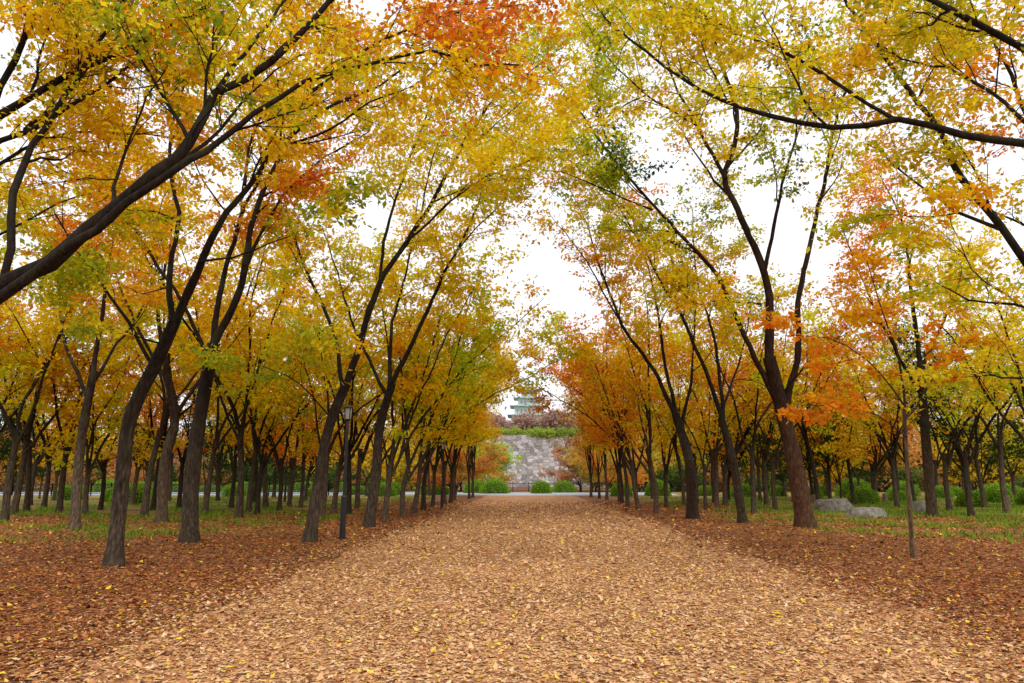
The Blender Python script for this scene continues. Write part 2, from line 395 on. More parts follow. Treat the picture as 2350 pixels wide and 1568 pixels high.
# right side
custom((1850, 1210), None, [
    L(24, [(1850, 1210), (1825, 1070), (1795, 940), (1765, 820)], (.37, .27), trunk=True),
    L(24, [(1765, 820), (1762, 660), (1700, 500), (1660, 400, .4), (1690, 270, .8), (1645, 120, 1.2), (1630, -40, 1.6)], (.20, .05), .3),
    L(24, [(1800, 940), (1825, 800), (1838, 640), (1880, 440, .5), (1905, 300, 1), (1935, 200, 1.4), (1980, 60, 2)], (.15, .03), .4, dens=.9),
    L(24, [(1790, 930), (1735, 830), (1640, 640, -.5), (1500, 480, -1), (1390, 350, -1.5), (1300, 210, -2), (1230, 130, -2.4)], (.13, .02), .35, pal=[DGR, GRN, YG, YEL]),
    L(24, [(1665, 410), (1600, 290, .5), (1540, 170, 1), (1490, 30, 1.5)], (.095, .02), .15),
    L(24, [(1600, 290, .5), (1480, 220, 1), (1380, 120, 1.5), (1320, 0, 2)], (.06, .02), .15),
    L(24, [(1480, 220, 1), (1400, 260, .5), (1310, 290, 0), (1240, 330, -.5)], (.045, .012), .15, pal=[YG, LEMON, YEL], dens=1.2),
    L(24, [(1500, 480, -1), (1400, 440, -1.6), (1310, 400, -2.2), (1240, 390, -2.8)], (.045, .012), .2, pal=[GRN, YG, YEL]),
    L(24, [(1760, 620), (1790, 450, -.8), (1830, 300, -1.5), (1800, 130, -2)], (.095, .02), .25, pal=[GRN, YG, DGR, YEL]),
    L(24, [(1745, 700), (1650, 690, -1), (1600, 700, -1.8), (1540, 640, -2.6)], (.05, .015), .3, pal=[YG, GOLD]),
    L(24, [(1800, 900), (1870, 820, -1), (1950, 760, -2)], (.045, .012), .3, pal=[GOLD, ORG]),
], 21, [GRN, YG, YEL, YG, LEMON, GOLD], "big broad tree with reddish trunk and olive yellow leaves", leaf=.158, blen=3.6, tlen=.7, tw=26, bark=(1.5, 1.0, .8), bd=.83, rf=.85)
custom((1705, 1200), None, [
    L(26, [(1705, 1200), (1683, 1060), (1655, 960)], (.2, .16), trunk=True),
    L(26, [(1655, 960), (1610, 850), (1540, 700), (1450, 540, .5), (1390, 440, 1), (1310, 370, 1.5)], (.105, .02), .3),
    L(26, [(1660, 970), (1640, 800, .5), (1600, 650, 1), (1590, 480, 1.8)], (.095, .02), .3),
    L(26, [(1655, 960), (1700, 820, 1), (1730, 680, 2)], (.07, .02), .3),
], 22, [GRN, YG, YEL, GOLD], "leaning slim tree with yellow green leaves", leaf=.155, blen=3.1, tlen=.65, bd=.78)
custom((1590, 1190), None, [
    L(28, [(1590, 1190), (1582, 1060), (1550, 950)], (.3, .2), trunk=True),
    L(28, [(1550, 950), (1490, 830), (1430, 740), (1385, 620, .5), (1350, 520, 1), (1310, 440, 2)], (.115, .02), .3),
    L(28, [(1430, 740), (1360, 620, -.8), (1310, 550, -1.5), (1260, 490, -2.2)], (.05, .012), .15, leaf_keep=.35),
    L(28, [(1555, 960), (1520, 800, .5), (1500, 650, 1), (1450, 500, 2)], (.105, .02), .3),
    L(28, [(1565, 980), (1590, 820, .5), (1600, 660, 1)], (.095, .02), .3),
], 23, [YG, YEL, GOLD, ORG, ORG], "multi stemmed tree with orange leaves leaning over the path", leaf=.165, blen=3.0, tlen=.65, bd=.78)
custom((2140, 1185), None, [
    L(31, [(2140, 1185), (2125, 1010), (2112, 830)], (.26, .2), trunk=True),
    L(31, [(2112, 830), (2090, 620), (2070, 500), (2010, 380, 1)], (.14, .02), .3),
    L(31, [(2115, 860), (2180, 700, 1), (2230, 540, 2)], (.115, .02), .3, pal=[YEL, LEMON, GOLD]),
    L(31, [(2110, 900), (2030, 760, -1), (1960, 600, -2), (1930, 520, -3)], (.105, .02), .3),
], 24, [YEL, GOLD, ORG, ORG], "upright tree with straight grey trunk and orange crown", leaf=.18, blen=3.8, tlen=.7, bark=(1.3, 1.2, 1.1), tw=27, bd=.8)
custom((2095, 1280), None, [
    L(14.8, [(2095, 1280), (2085, 1120), (2075, 940)], (.055, .045), trunk=True),
    L(14.8, [(2075, 940), (2065, 840), (2020, 720, .3), (1990, 600, .5)], (.035, .012), .1),
    L(14.8, [(2075, 930), (1990, 830, -.3), (1900, 780, -.5), (1820, 770, -.8)], (.025, .008), .2),
    L(14.8, [(2080, 1000), (2010, 950, -.3), (1930, 940, -.5), (1850, 930, -.8)], (.02, .007), .15),
    L(14.8, [(2078, 960), (2150, 850, .3), (2200, 760, .5)], (.025, .008), .2),
], 25, [GOLD, ORG, ORG, GOLD], "thin young tree with large orange leaves", leaf=.16, blen=1.2, clen=.5, tlen=.3, tw=12, kc=4, kt=3, bark=(2.0, 1.8, 1.6), rf=.8)
# overhanging trees at the right edge
custom((2800, 1440), 8.5, [
    L(8.5, [(2800, 1440), (2790, 1100), (2720, 700), (2600, 450)], (.26, .17), trunk=True),
    L(8.5, [(2600, 450), (2450, 345), (2350, 325), (2200, 312), (2050, 275, .3), (1900, 292, .6), (1750, 262, 1), (1600, 200, 1.5), (1480, 120, 2), (1380, 30, 2.6)], (.08, .015), .4, pal=[YG, LEMON, YEL, YG]),
    L(8.5, [(2580, 420), (2450, 180), (2350, 105), (2230, 45), (2100, -20, .5), (1900, -120, 1)], (.08, .03), .2),
    L(8.5, [(2050, 275, .3), (1930, 200, .8), (1800, 120, 1.4), (1660, 60, 2), (1520, -30, 2.6), (1350, -60, 3)], (.035, .012), .15, pal=[YG, YEL, LEMON], dens=1.3),
    L(8.5, [(2450, 345), (2330, 250, 1), (2200, 160, 2), (2080, 120, 3), (1950, 60, 4)], (.045, .012), .2, pal=[YG, GOLD, YEL, ORG], dens=1.1),
], 31, [YG, YEL, GRN, GOLD], "overhanging tree with long dark limbs and lemon leaves", blen=2.2, tw=26, leaf=.102, bd=1.05)
custom((2620, 1330), 12, [
    L(12, [(2620, 1330), (2600, 1050), (2520, 850)], (.24, .17), trunk=True),
    L(12, [(2520, 850), (2430, 720), (2350, 610), (2290, 520), (2200, 400), (2150, 290, .3), (2060, 170, .6), (1970, 40, 1), (1900, -80, 1.3)], (.10, .03), .3, dens=.9),
    L(12, [(2530, 870), (2500, 600, .5), (2420, 400, 1), (2330, 200, 1.5), (2260, 30, 2)], (.10, .03), .25),
    L(12, [(2430, 720), (2330, 700, -.5), (2230, 690, 0), (2150, 650, .5)], (.04, .012), .2),
    L(12, [(2500, 820), (2400, 850, 1), (2300, 860, 2), (2200, 840, 3)], (.04, .012), .2, pal=[YEL, LEMON, YG]),
    L(12, [(2290, 520), (2180, 480, .5), (2080, 400, 1), (1990, 330, 1.4)], (.045, .012), .2, pal=[GRN, YG, YEL]),
], 32, [GRN, YG, YEL, GOLD, ORG], "autumn tree with bending dark limbs and amber leaves", blen=2.4, tw=27, leaf=.118, bd=1.0)

# ------------------------------------------------------------------ generic avenue and park trees
def generic(seed, H=13, lean=0.25, k=4, spread=0.36, leaf=.225, tw=12, fork=2.8, low=0, out_r=1.3, leafy=.18, blen=3.1):
    rng = np.random.default_rng(seed)
    p1 = np.array([lean*fork*0.45, rng.normal(0, .1), fork])
    limbs = [dict(pts=np.array([[0, 0, 0], [p1[0]*.3+rng.normal(0, .06), p1[1]*.4+.05, fork*.45], p1]), r=(.15, .11), trunk=True)]
    for i in range(k):
        az = 2*math.pi*(i+rng.uniform(-.35, .35))/k
        s = spread*rng.uniform(.6, 1.25)
        d = np.array([[math.cos(az)*s+lean, math.sin(az)*s, 1.0]])
        Ln = (H-fork)*rng.uniform(.75, 1.12)
        P = grow(p1[None]-np.array([[0, 0, rng.uniform(0, .9)]]), d, np.array([Ln]), 8, .09, -.01, rng)
        st = P[0]
        out = np.array([math.cos(az)+lean*1.2, math.sin(az), 0])
        st = st+out[None]*(np.linspace(0, 1, 8)[:, None]**2)*out_r
        limbs.append(dict(pts=st, r=(.08*rng.uniform(.8, 1.2), .015), leafy=leafy))
    for i in range(low):
        az = rng.uniform(0, 6.28)
        P = grow(p1[None]-np.array([[0, 0, rng.uniform(0, .3)]]), np.array([[math.cos(az), math.sin(az), .5]]), np.array([rng.uniform(2.5, 4)]), 6, .1, .0, rng)
        limbs.append(dict(pts=P[0], r=(.04, .012), leafy=.3))
    one = (1, 1, 1)
    pal = [(.64, 1.0, 1.2), (.85, 1.03, 1), one, (1.0, .95, 1), (1.0, .76, 1)]
    return make_tree_geo(limbs, seed, pal, leaf=leaf, tw=tw, bd=.5, blen=blen, clen=1.25, tlen=.75, kc=6, kt=4, sides=6)

LEAN = [generic(100+i, H=12+i*.5, lean=[.24, .18, .28, .14][i], k=4, fork=2.3+.35*i, spread=.3, out_r=.9, blen=2.7) for i in range(4)]
NARR = [generic(150+i, H=12.5+i*.6, lean=.03, k=4, fork=2.8, spread=.21, out_r=.5, leafy=.2, blen=2.5) for i in range(3)]
THIN = [generic(170+i, H=12+i*.6, lean=.05, k=5, fork=2.2, spread=.18, out_r=.5, leafy=.25, blen=2.0, tw=4) for i in range(2)]
UPR = [generic(200+i, H=10.5+i*1.1, lean=[.1, -.05, .15, 0, .2][i], k=3+(i % 3), spread=.42, fork=2.2+.35*i, low=1+(i % 2)) for i in range(5)]
SLIM = [generic(250+i, H=11+i, lean=.1*i, k=3, spread=.3, fork=3.2+.3*i, leafy=.28, tw=8) for i in range(3)]
names = {'y': ("avenue tree with bright yellow autumn leaves", YEL), 'g': ("tree with golden orange autumn leaves", GOLD),
         'o': ("tree with deep orange autumn leaves", ORG), 'r': ("maple like tree with red autumn leaves", RED),
         'l': ("tree with lime yellow leaves", YG), 'd': ("evergreen tree with dark green leaves", DGR), 'b': ("tree with russet brown leaves", BRN),
         'm': ("tree with pale lemon leaves", LEMON)}
rs = random.Random(5)
def put(x, y, kind, var='U', idx=None, rot=None, sc=None, sx=None):
    pool = {'U': UPR, 'L': LEAN, 'N': NARR, 'S': SLIM, 'T': THIN}[var]
    tm, cm = pool[(idx if idx is not None else rs.randrange(len(pool))) % len(pool)]
    lab, c = names[kind]
    if rot is None: rot = rs.uniform(0, 6.28)
    j = rs.uniform(.9, 1.06); bk = rs.uniform(.7, 1.8)
    place_tree(tm, cm, (x, y, 0), lab, rot=rot, sc=sc or rs.uniform(.8, 1.14), sx=sx, crown_col=(c[0]*j, c[1]*j, c[2]*j), bark=(bk, bk, bk))
# inner rows
for i, (u, v) in enumerate([(882, 1195), (925, 1186), (948, 1178), (972, 1171)]):
    p = gp(u, v); put(p[0], p[1], 'ylym'[i], 'L', i, rs.uniform(-.5, .5), [.97, .88, .92, .86][i], .88)
y = 42; i = 0
while y < 69:
    far = y > 57
    put((-5.2 if far else -5.9)+rs.uniform(-.4, .4), y, 'ymygym'[i % 6] if not far else 'gyg'[i % 3], 'T' if far and i % 2 else 'N', None, rs.choice([0, math.pi])+rs.uniform(-.2, .2), rs.uniform(.86, 1.02), .76 if far else .86); i += 1; y += rs.uniform(2.8, 4.2)
for i, (u, v) in enumerate([(1505, 1178), (1466, 1170), (1440, 1164)]):
    p = gp(u, v); put(p[0], p[1], 'goo'[i], 'L', i+1, math.pi+rs.uniform(-.4, .4), [.95, .87, .92][i], .84)
y = 44; i = 0
while y < 69:
    far = y > 57
    put((5.6 if far else 6.4)+rs.uniform(-.4, .4), y, 'ogyogo'[i % 6] if not far else 'gbo'[i % 3], 'T' if far and i % 2 else 'N', None, rs.choice([0, math.pi])+rs.uniform(-.2, .2), rs.uniform(.82, .97), .76 if far else .84); i += 1; y += rs.uniform(2.8, 4.2)
# measured outer trunks
for (u, v, kd) in [(195, 1182, 'y'), (100, 1166, 'g'), (30, 1180, 'y'), (548, 1190, 'y'), (300, 1160, 'o'), (583, 1155, 'm'), (500, 1150, 'd'),
                   (610, 1165, 'g'), (765, 1178, 'y'), (700, 1150, 'o'), (1665, 1162, 'y'), (1640, 1155, 'o'), (1745, 1150, 'd'), (1975, 1142, 'o'),
                   (1900, 1140, 'g'), (2330, 1150, 'm'), (2215, 1140, 'y'), (2420, 1200, 'm'), (2010, 1150, 'o'), (1800, 1140, 'g'), (-60, 1190, 'y'), (2480, 1170, 'y')]:
    p = gp(u, v); put(p[0], p[1], kd, 'U')
for (u, v) in [(20, 1150), (470, 1147), (1930, 1152), (1870, 1146), (660, 1142), (-30, 1160), (1760, 1142), (2260, 1150), (90, 1145), (330, 1143), (2060, 1142), (1820, 1152)]:
    p = gp(u, v); put(p[0], p[1], 'd', 'U', None, None, rs.uniform(.42, .7))
# slim trunks between
for (u, v) in [(60, 1175), (135, 1178), (330, 1185), (470, 1178), (530, 1165), (640, 1172), (820, 1168), (800, 1180), (230, 1170), (410, 1168), (690, 1165), (570, 1176),
               (1530, 1165), (1570, 1160), (1620, 1170), (1780, 1172), (1880, 1168), (1960, 1160), (2060, 1165), (2180, 1172), (2260, 1165), (2310, 1178), (1690, 1150), (2100, 1152),
               (10, 1195), (350, 1172), (590, 1180), (740, 1188), (1730, 1180), (2230, 1185)]:
    p = gp(u, v); put(p[0], p[1], rs.choice('ygmlyo'), 'S', None, None, rs.uniform(.75, 1.05))
# park fill
for side in (-1, 1):
    for row, x0 in enumerate((11, 16, 22, 29, 37, 46)):
        y = 40+rs.uniform(0, 6)
        while y < 70:
            if x0 < .8*y+3:
                kd = rs.choice('yygmylgody' if side < 0 else 'ygoygoylmg')
                if x0 > 25 and rs.random() < .22: kd = 'd'
                put(side*(x0+rs.uniform(-2.2, 2.2)), y, kd, rs.choice('USS'))
            y += rs.uniform(6, 10)

# ------------------------------------------------------------------ ground, path, road
def sheet(name, poly, z, mat, **kw):
    me = bpy.data.meshes.new(name); me.from_pydata([(x, y, z) for x, y in poly], [], [tuple(range(len(poly)))]); me.update()
    me.materials.append(mat); o = link(name, me, kind='structure', **kw); return o
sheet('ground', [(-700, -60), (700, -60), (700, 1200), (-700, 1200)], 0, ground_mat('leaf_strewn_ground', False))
le, re_ = [], []
yy = -20.0
while yy <= 70:
    le.append((-4.2+.5*mnoise.noise(Vector((yy*.6, 1, 0)))+.4*mnoise.noise(Vector((yy*2.3, 5, 0))), yy))
    re_.append((4.4+.5*mnoise.noise(Vector((yy*.6, 9, 0)))+.4*mnoise.noise(Vector((yy*2.3, 15, 0))), yy)); yy += .3
Vp = []; Fp = []
for a, b in zip(le, re_):
    Vp += [(a[0], a[1], .004), (b[0], b[1], .004)]
for i in range(len(le)-1): Fp.append((2*i, 2*i+1, 2*i+3, 2*i+2))
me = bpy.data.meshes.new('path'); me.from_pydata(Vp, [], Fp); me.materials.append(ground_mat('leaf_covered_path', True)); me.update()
link('path', me, kind='structure')
sheet('road', [(-90, 70), (15, 70), (17, 86), (-90, 86)], .008, simple_mat('pale_asphalt', (.36, .37, .39), .8, nscale=3, var=.12))

rng = np.random.default_rng(77)
def litter(name, specs):
    P, C, S = [], [], []
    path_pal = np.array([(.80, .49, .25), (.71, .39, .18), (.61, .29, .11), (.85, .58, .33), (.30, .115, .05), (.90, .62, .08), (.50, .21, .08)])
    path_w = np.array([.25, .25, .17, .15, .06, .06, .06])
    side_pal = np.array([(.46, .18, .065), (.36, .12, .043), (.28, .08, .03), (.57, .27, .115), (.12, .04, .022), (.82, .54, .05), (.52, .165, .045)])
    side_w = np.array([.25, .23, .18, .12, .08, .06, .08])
    for (x0, x1, y0, y1, dens, size) in specs:
        n = int((x1-x0)*(y1-y0)*dens)
        x = rng.uniform(x0, x1, n); y = rng.uniform(y0, y1, n)
        keep = np.abs(x) < .8*y+2; x = x[keep]; y = y[keep]; n = len(x)
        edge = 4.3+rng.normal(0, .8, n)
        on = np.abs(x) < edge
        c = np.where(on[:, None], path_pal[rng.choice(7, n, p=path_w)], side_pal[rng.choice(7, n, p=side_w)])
        c = c*rng.uniform(.72, 1.12, (n, 1))
        P.append(np.stack([x, y, rng.uniform(.008, .022, n)], 1)); C.append(c); S.append(size*rng.choice([.6, 1, 1.4], n, p=[.44, .43, .13]))
    P = np.vstack(P); C = np.clip(np.vstack(C), 0, .92); S = np.concatenate(S)
    V, F, c = leaves_mesh(P, C, S, rng, tilt=.24, aspect=.55)
    V[:, 2] = np.abs(V[:, 2]-.006)+.006
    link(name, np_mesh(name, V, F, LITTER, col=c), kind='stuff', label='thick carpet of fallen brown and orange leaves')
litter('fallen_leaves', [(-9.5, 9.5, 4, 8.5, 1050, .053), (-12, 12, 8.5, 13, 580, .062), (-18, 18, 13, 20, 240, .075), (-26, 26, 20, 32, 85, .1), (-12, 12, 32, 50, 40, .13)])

# grass tufts
n = 110000
x = rng.uniform(8, 34, n)*rng.choice([-1, 1], n); y = rng.uniform(18, 62, n)
mask = np.array([mnoise.noise(Vector((a*.3, b*.3, 3)))+.5*mnoise.noise(Vector((a*1.1, b*1.1, 7))) for a, b in zip(x, y)])
thr = np.where(x > 12, -.02, np.where(x < -10, .06, .2))
k = (mask > thr) & (np.abs(x) > 8+np.maximum(0, 26-y)*.4)
x = x[k]; y = y[k]; n = len(x)
h = rng.uniform(.05, .2, n); az = rng.uniform(0, 6.28, n); w = rng.uniform(.014, .034, n)
b = np.stack([x, y, np.zeros(n)], 1); dx = np.stack([np.cos(az), np.sin(az), 0*az], 1)*w[:, None]
tip = b+np.stack([rng.normal(0, .06, n), rng.normal(0, .06, n), h], 1)
V = np.stack([b-dx, b+dx, tip], 1).reshape(-1, 3); F = np.arange(3*n).reshape(n, 3)
gc = np.array([(.16, .34, .03), (.24, .43, .04), (.40, .45, .05), (.09, .2, .02), (.13, .3, .03)])[rng.integers(0, 5, n)]
link('grass', np_mesh('grass', V, F, LEAF, col=np.repeat(gc, 3, axis=0)), kind='stuff', label='patches of short green grass among fallen leaves')

# ------------------------------------------------------------------ bushes
def bush_mesh(seed, w, d, h, leaf=.12, n=5000, cols=((.24, .44, .03), (.42, .62, .06), (.12, .25, .02))):
    r = np.random.default_rng(seed)
    v = norm(r.normal(0, 1, (n, 3))); v[:, 2] = np.abs(v[:, 2])
    bump = np.array([mnoise.noise(Vector(p*2.2)+Vector((seed, 0, 0))) for p in v])
    rad = (1+.2*bump)*r.uniform(.82, 1.04, n)
    p = v*rad[:, None]; p = np.sign(p)*np.abs(p)**.9
    p *= np.array([w/2, d/2, h])
    c = np.array(cols)[r.integers(0, len(cols), n)]*r.uniform(.7, 1.25, (n, 1))
    V, F, cc = leaves_mesh(p, c, leaf, r, tilt=1.0, aspect=.6)
    return np_mesh('foliage', V, F, LEAF, col=cc)
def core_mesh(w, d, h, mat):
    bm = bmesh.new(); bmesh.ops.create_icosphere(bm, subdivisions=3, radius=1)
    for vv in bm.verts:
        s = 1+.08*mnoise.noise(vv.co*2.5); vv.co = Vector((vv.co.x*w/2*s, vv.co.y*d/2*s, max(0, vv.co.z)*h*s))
    me = bpy.data.meshes.new('shade_core'); bm.to_mesh(me); bm.free(); me.materials.append(mat); return me
BC = simple_mat('bush_shade', (.05, .08, .018), .9)  # dark solid core stands in for the shade inside the foliage
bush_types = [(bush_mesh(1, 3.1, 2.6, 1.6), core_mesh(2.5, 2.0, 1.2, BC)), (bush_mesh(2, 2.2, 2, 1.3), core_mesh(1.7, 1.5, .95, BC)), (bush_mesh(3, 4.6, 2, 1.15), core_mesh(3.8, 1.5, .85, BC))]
def bush(t, x, y, s=1, lab="clipped rounded green bush beside the road", sx=None):
    e = link('bush', None, loc=(x, y, 0), label=lab, category='bush', group='clipped bushes by the road'); e.scale = (sx or s, s, s)
    f, c = bush_types[t]; link('foliage', f, e); link('shade_core', c, e)
bush(0, -3.9, 80, 1.05); bush(1, 1.4, 80, 1.05); bush(0, 4.3, 85.5, .9); bush(1, -6.4, 82, 1.15)
for xx in np.arange(-9.5, -60, -4.4): bush(rs.choice([0, 2, 2]), xx+rs.uniform(-.8, .8), (87 if xx < -22 else 72)+rs.uniform(-.6, .3), rs.uniform(.75, 1.1), "low green hedge bush along the road")
for xx in np.arange(9, 64, 4.6): bush(rs.choice([0, 1, 2]), xx+rs.uniform(-1, 1), 70+rs.uniform(-4, .5), rs.uniform(.75, 1.25), "low green bush along the road")
for (xx, y_) in [(-28, 66), (24, 60), (30, 58), (36, 62), (19, 63), (-34, 60), (27, 52), (33, 50), (22, 47), (-20, 64), (-14, 67), (26, 42), (31, 44), (29, 38), (-30, 50), (-36, 54), (-26, 45)]: bush(rs.choice([0, 1]), xx, y_, rs.uniform(.5, .85))

# ------------------------------------------------------------------ primitive joiner
def bm_box(bm, cx, cy, cz, sx, sy, sz):
    r = bmesh.ops.create_cube(bm, size=1)
    for v in r['verts']: v.co = Vector((cx+v.co.x*sx, cy+v.co.y*sy, cz+v.co.z*sz))
def bm_cyl(bm, cx, cy, z0, z1, r0, r1, seg=12):
    r = bmesh.ops.create_cone(bm, cap_ends=True, segments=seg, radius1=r0, radius2=r1, depth=z1-z0)
    for v in r['verts']: v.co += Vector((cx, cy, (z0+z1)/2))
def bm_obj(name, bm, mat, parent=None, loc=(0, 0, 0), smooth=False, **kw):
    me = bpy.data.meshes.new(name); bm.to_mesh(me); bm.free(); me.materials.append(mat)
    if smooth:
        for p in me.polygons: p.use_smooth = True
    return link(name, me, parent, loc, **kw)

BLACK = simple_mat('black_painted_metal', (.012, .012, .013), .45, .2)
GLASS = simple_mat('frosted_lamp_glass', (.36, .36, .31), .3, var=.05)
# fence
bm = bmesh.new()
for xx in (0, 2.0): bm_box(bm, xx, 0, .6, .09, .09, 1.2)
bm_box(bm, 1.0, 0, 1.1, 1.9, .05, .06); bm_box(bm, 1.0, 0, .16, 1.9, .04, .05)
for kx in range(1, 14): bm_box(bm, kx*2/14, 0, .63, .028, .028, .88)
bm_box(bm, 0, 0, 1.22, .12, .12, .05)
fm = bpy.data.meshes.new('fence_panel'); bm.to_mesh(fm); bm.free(); fm.materials.append(BLACK)
for i in range(-32, 36):
    link('fence_panel', fm, loc=(i*2.0, 69.3 if i < -8 else 88.6, 0), label="black metal railing panel beside the pale road", category='fence', group='railing along the moat road')

# lamps
def lamp(x, y, H, lab):
    e = link('street_lamp', None, loc=(x, y, 0), label=lab, category='street lamp', group='black park lamps along the path')
    bm = bmesh.new(); bm_cyl(bm, 0, 0, 0, .06, .12, .12, 16); bm_cyl(bm, 0, 0, .06, 1.12, .082, .08, 16); bm_cyl(bm, 0, 0, 1.12, 1.17, .09, .06, 16)
    bm_cyl(bm, 0, 0, 1.17, H-.42, .045, .04, 14); bm_cyl(bm, 0, 0, H-.46, H-.40, .05, .09, 16)
    bm_obj('post', bm, BLACK, e)
    bm = bmesh.new(); bm_cyl(bm, 0, 0, H-.40, H-.10, .085, .105, 16); g = bm_obj('lamp_glass', bm, GLASS, e)
    bm = bmesh.new(); bm_cyl(bm, 0, 0, H-.10, H-.06, .14, .14, 16); bm_cyl(bm, 0, 0, H-.06, H, .12, .03, 16)
    for a in range(4):
        an = a*math.pi/2+.78; bm_box(bm, .108*math.cos(an), .108*math.sin(an), H-.25, .02, .02, .3)
    bm_obj('lamp_cap', bm, BLACK, e)
p = gp(785, 1238); lamp(p[0], p[1], 3.65, "black post lamp with glass lantern standing among leaves")
p = gp(1014, 1168); lamp(p[0], p[1], 3.65, "black post lamp with glass lantern at path edge")
p = gp(653, 1152); lamp(p[0], p[1], 3.65, "black post lamp on the grass between trees")
bm = bmesh.new(); bm_cyl(bm, 0, 0, 0, 5.2, .06, .045); bm_box(bm, .0, -.25, 5.25, .12, .6, .1)
bm_obj('light_pole', bm, simple_mat('galvanised_steel', (.4, .42, .42), .5, .4), loc=(-19.5, 75, 0), label="thin grey metal light pole by the road", category='light pole')

# rocks and stumps
ROCK = simple_mat('granite', (.19, .17, .14), .85, nscale=5, var=.45, bump=.7)
def rock(x, y, w, d, h, seed, lab):
    bm = bmesh.new(); bmesh.ops.create_icosphere(bm, subdivisions=4, radius=1)
    for v in bm.verts:
        c = v.co.copy(); s = 1+.28*mnoise.noise(c*1.1+Vector((seed, 0, 0)))+.07*mnoise.noise(c*4+Vector((seed, 3, 0)))
        c = c*s; c.z = min(c.z, .72+.1*mnoise.noise(c*2)); v.co = Vector((c.x*w/2, c.y*d/2, c.z*h*1.2-.08))
    bm_obj('boulder', bm, ROCK, loc=(x, y, 0), label=lab, category='boulder', group='grey boulders on the leaf litter')
p = gp(1918, 1174); rock(p[0], p[1], 1.9, 1.3, .8, 3, "large flat topped grey boulder lying in fallen leaves")
p = gp(1985, 1187); rock(p[0], p[1], 1.6, 1.0, .55, 8, "low rounded grey boulder in front of bigger one")
p = gp(2112, 1176); rock(p[0], p[1], .9, .7, .7, 15, "squarish grey boulder near a tree foot")
WOOD = simple_mat('cut_wood', (.17, .11, .07), .85, nscale=10, var=.4, bump=.5)
for (u, v, h, r) in [(1868, 1158, .6, .16), (2032, 1152, .6, .15), (2312, 1166, .7, .2)]:
    p = gp(u, v); bm = bmesh.new(); bm_cyl(bm, 0, 0, -.05, .12, r*1.35, r*1.05, 14); bm_cyl(bm, 0, 0, .12, h, r*1.05, r, 14)
    for vv in bm.verts: vv.co.x *= 1+.12*mnoise.noise(vv.co*5); vv.co.z += (vv.co.x*.2 if vv.co.z > h*.9 else 0)
    bm_obj('tree_stump', bm, WOOD, loc=(p[0], p[1], 0), label="short sawn tree stump standing in the grass", category='tree stump', group='sawn stumps in the grass')

# ------------------------------------------------------------------ stone rampart
m, nt, out = new_mat('rampart_stone')
g = N(nt, 'ShaderNodeNewGeometry'); mp = N(nt, 'ShaderNodeMapping'); mp.inputs['Scale'].default_value = (.8, .3, 1.25)
nt.links.new(g.outputs['Position'], mp.inputs[0])
v1 = N(nt, 'ShaderNodeTexVoronoi', i_Scale=1.1); v1.inputs['Randomness'].default_value = .75; nt.links.new(mp.outputs[0], v1.inputs['Vector'])
v2 = N(nt, 'ShaderNodeTexVoronoi', i_Scale=1.1, feature='DISTANCE_TO_EDGE'); v2.inputs['Randomness'].default_value = .75; nt.links.new(mp.outputs[0], v2.inputs['Vector'])
sc = N(nt, 'ShaderNodeSeparateColor'); nt.links.new(v1.outputs['Color'], sc.inputs[0])
r1 = ramp(nt, [(0, (.19, .165, .16)), (.5, (.33, .30, .285)), (1, (.50, .46, .43))]); nt.links.new(sc.outputs[0], r1.inputs[0])
r2 = ramp(nt, [(0, (.45, .45, .45)), (.09, (1, 1, 1))]); nt.links.new(v2.outputs['Distance'], r2.inputs[0])
c = mixc(nt, r1.outputs[0], r2.outputs[0], 1.0, 'MULTIPLY')
p = N(nt, 'ShaderNodeBsdfPrincipled', i_Roughness=.9); nt.links.new(c, p.inputs['Base Color'])
b = N(nt, 'ShaderNodeBump', i_Strength=.6, i_Distance=.2); nt.links.new(v2.outputs['Distance'], b.inputs['Height']); nt.links.new(b.outputs[0], p.inputs['Normal'])
nt.links.new(p.outputs[0], out.inputs[0]); STONE = m
bm = bmesh.new()
x0, x1 = -14, 70
vs = [bm.verts.new(c) for c in [(x0-2, 144, -1), (x1, 144, -1), (x1, 149, 11.0), (x0+1, 149, 11.0), (x0-2, 175, -1), (x1, 175, -1), (x1, 172, 11.0), (x0+1, 172, 11.0)]]
for f in [(0, 1, 2, 3), (5, 4, 7, 6), (4, 0, 3, 7), (1, 5, 6, 2), (3, 2, 6, 7)]: bm.faces.new([vs[i] for i in f])
bm_obj('stone_rampart', bm, STONE, label="high sloping grey stone rampart of irregular blocks", category='stone wall')

# castle hill and distant woodland
bm = bmesh.new(); bmesh.ops.create_grid(bm, x_segments=60, y_segments=40, size=1)
for v in bm.verts:
    X = v.co.x*260; Y = 390+v.co.y*215
    e = max(0, 1-(X/250)**2)*min(1, (v.co.y+1)*1.4)
    v.co = Vector((X, Y, 24*e**1.2*(1-.3*abs(v.co.x))-1+2*mnoise.noise(Vector((X*.03, Y*.03, 0)))))
bm_obj('hill', bm, simple_mat('hill_undergrowth', (.13, .09, .05), .9, nscale=.2, var=.5), kind='structure', smooth=True)

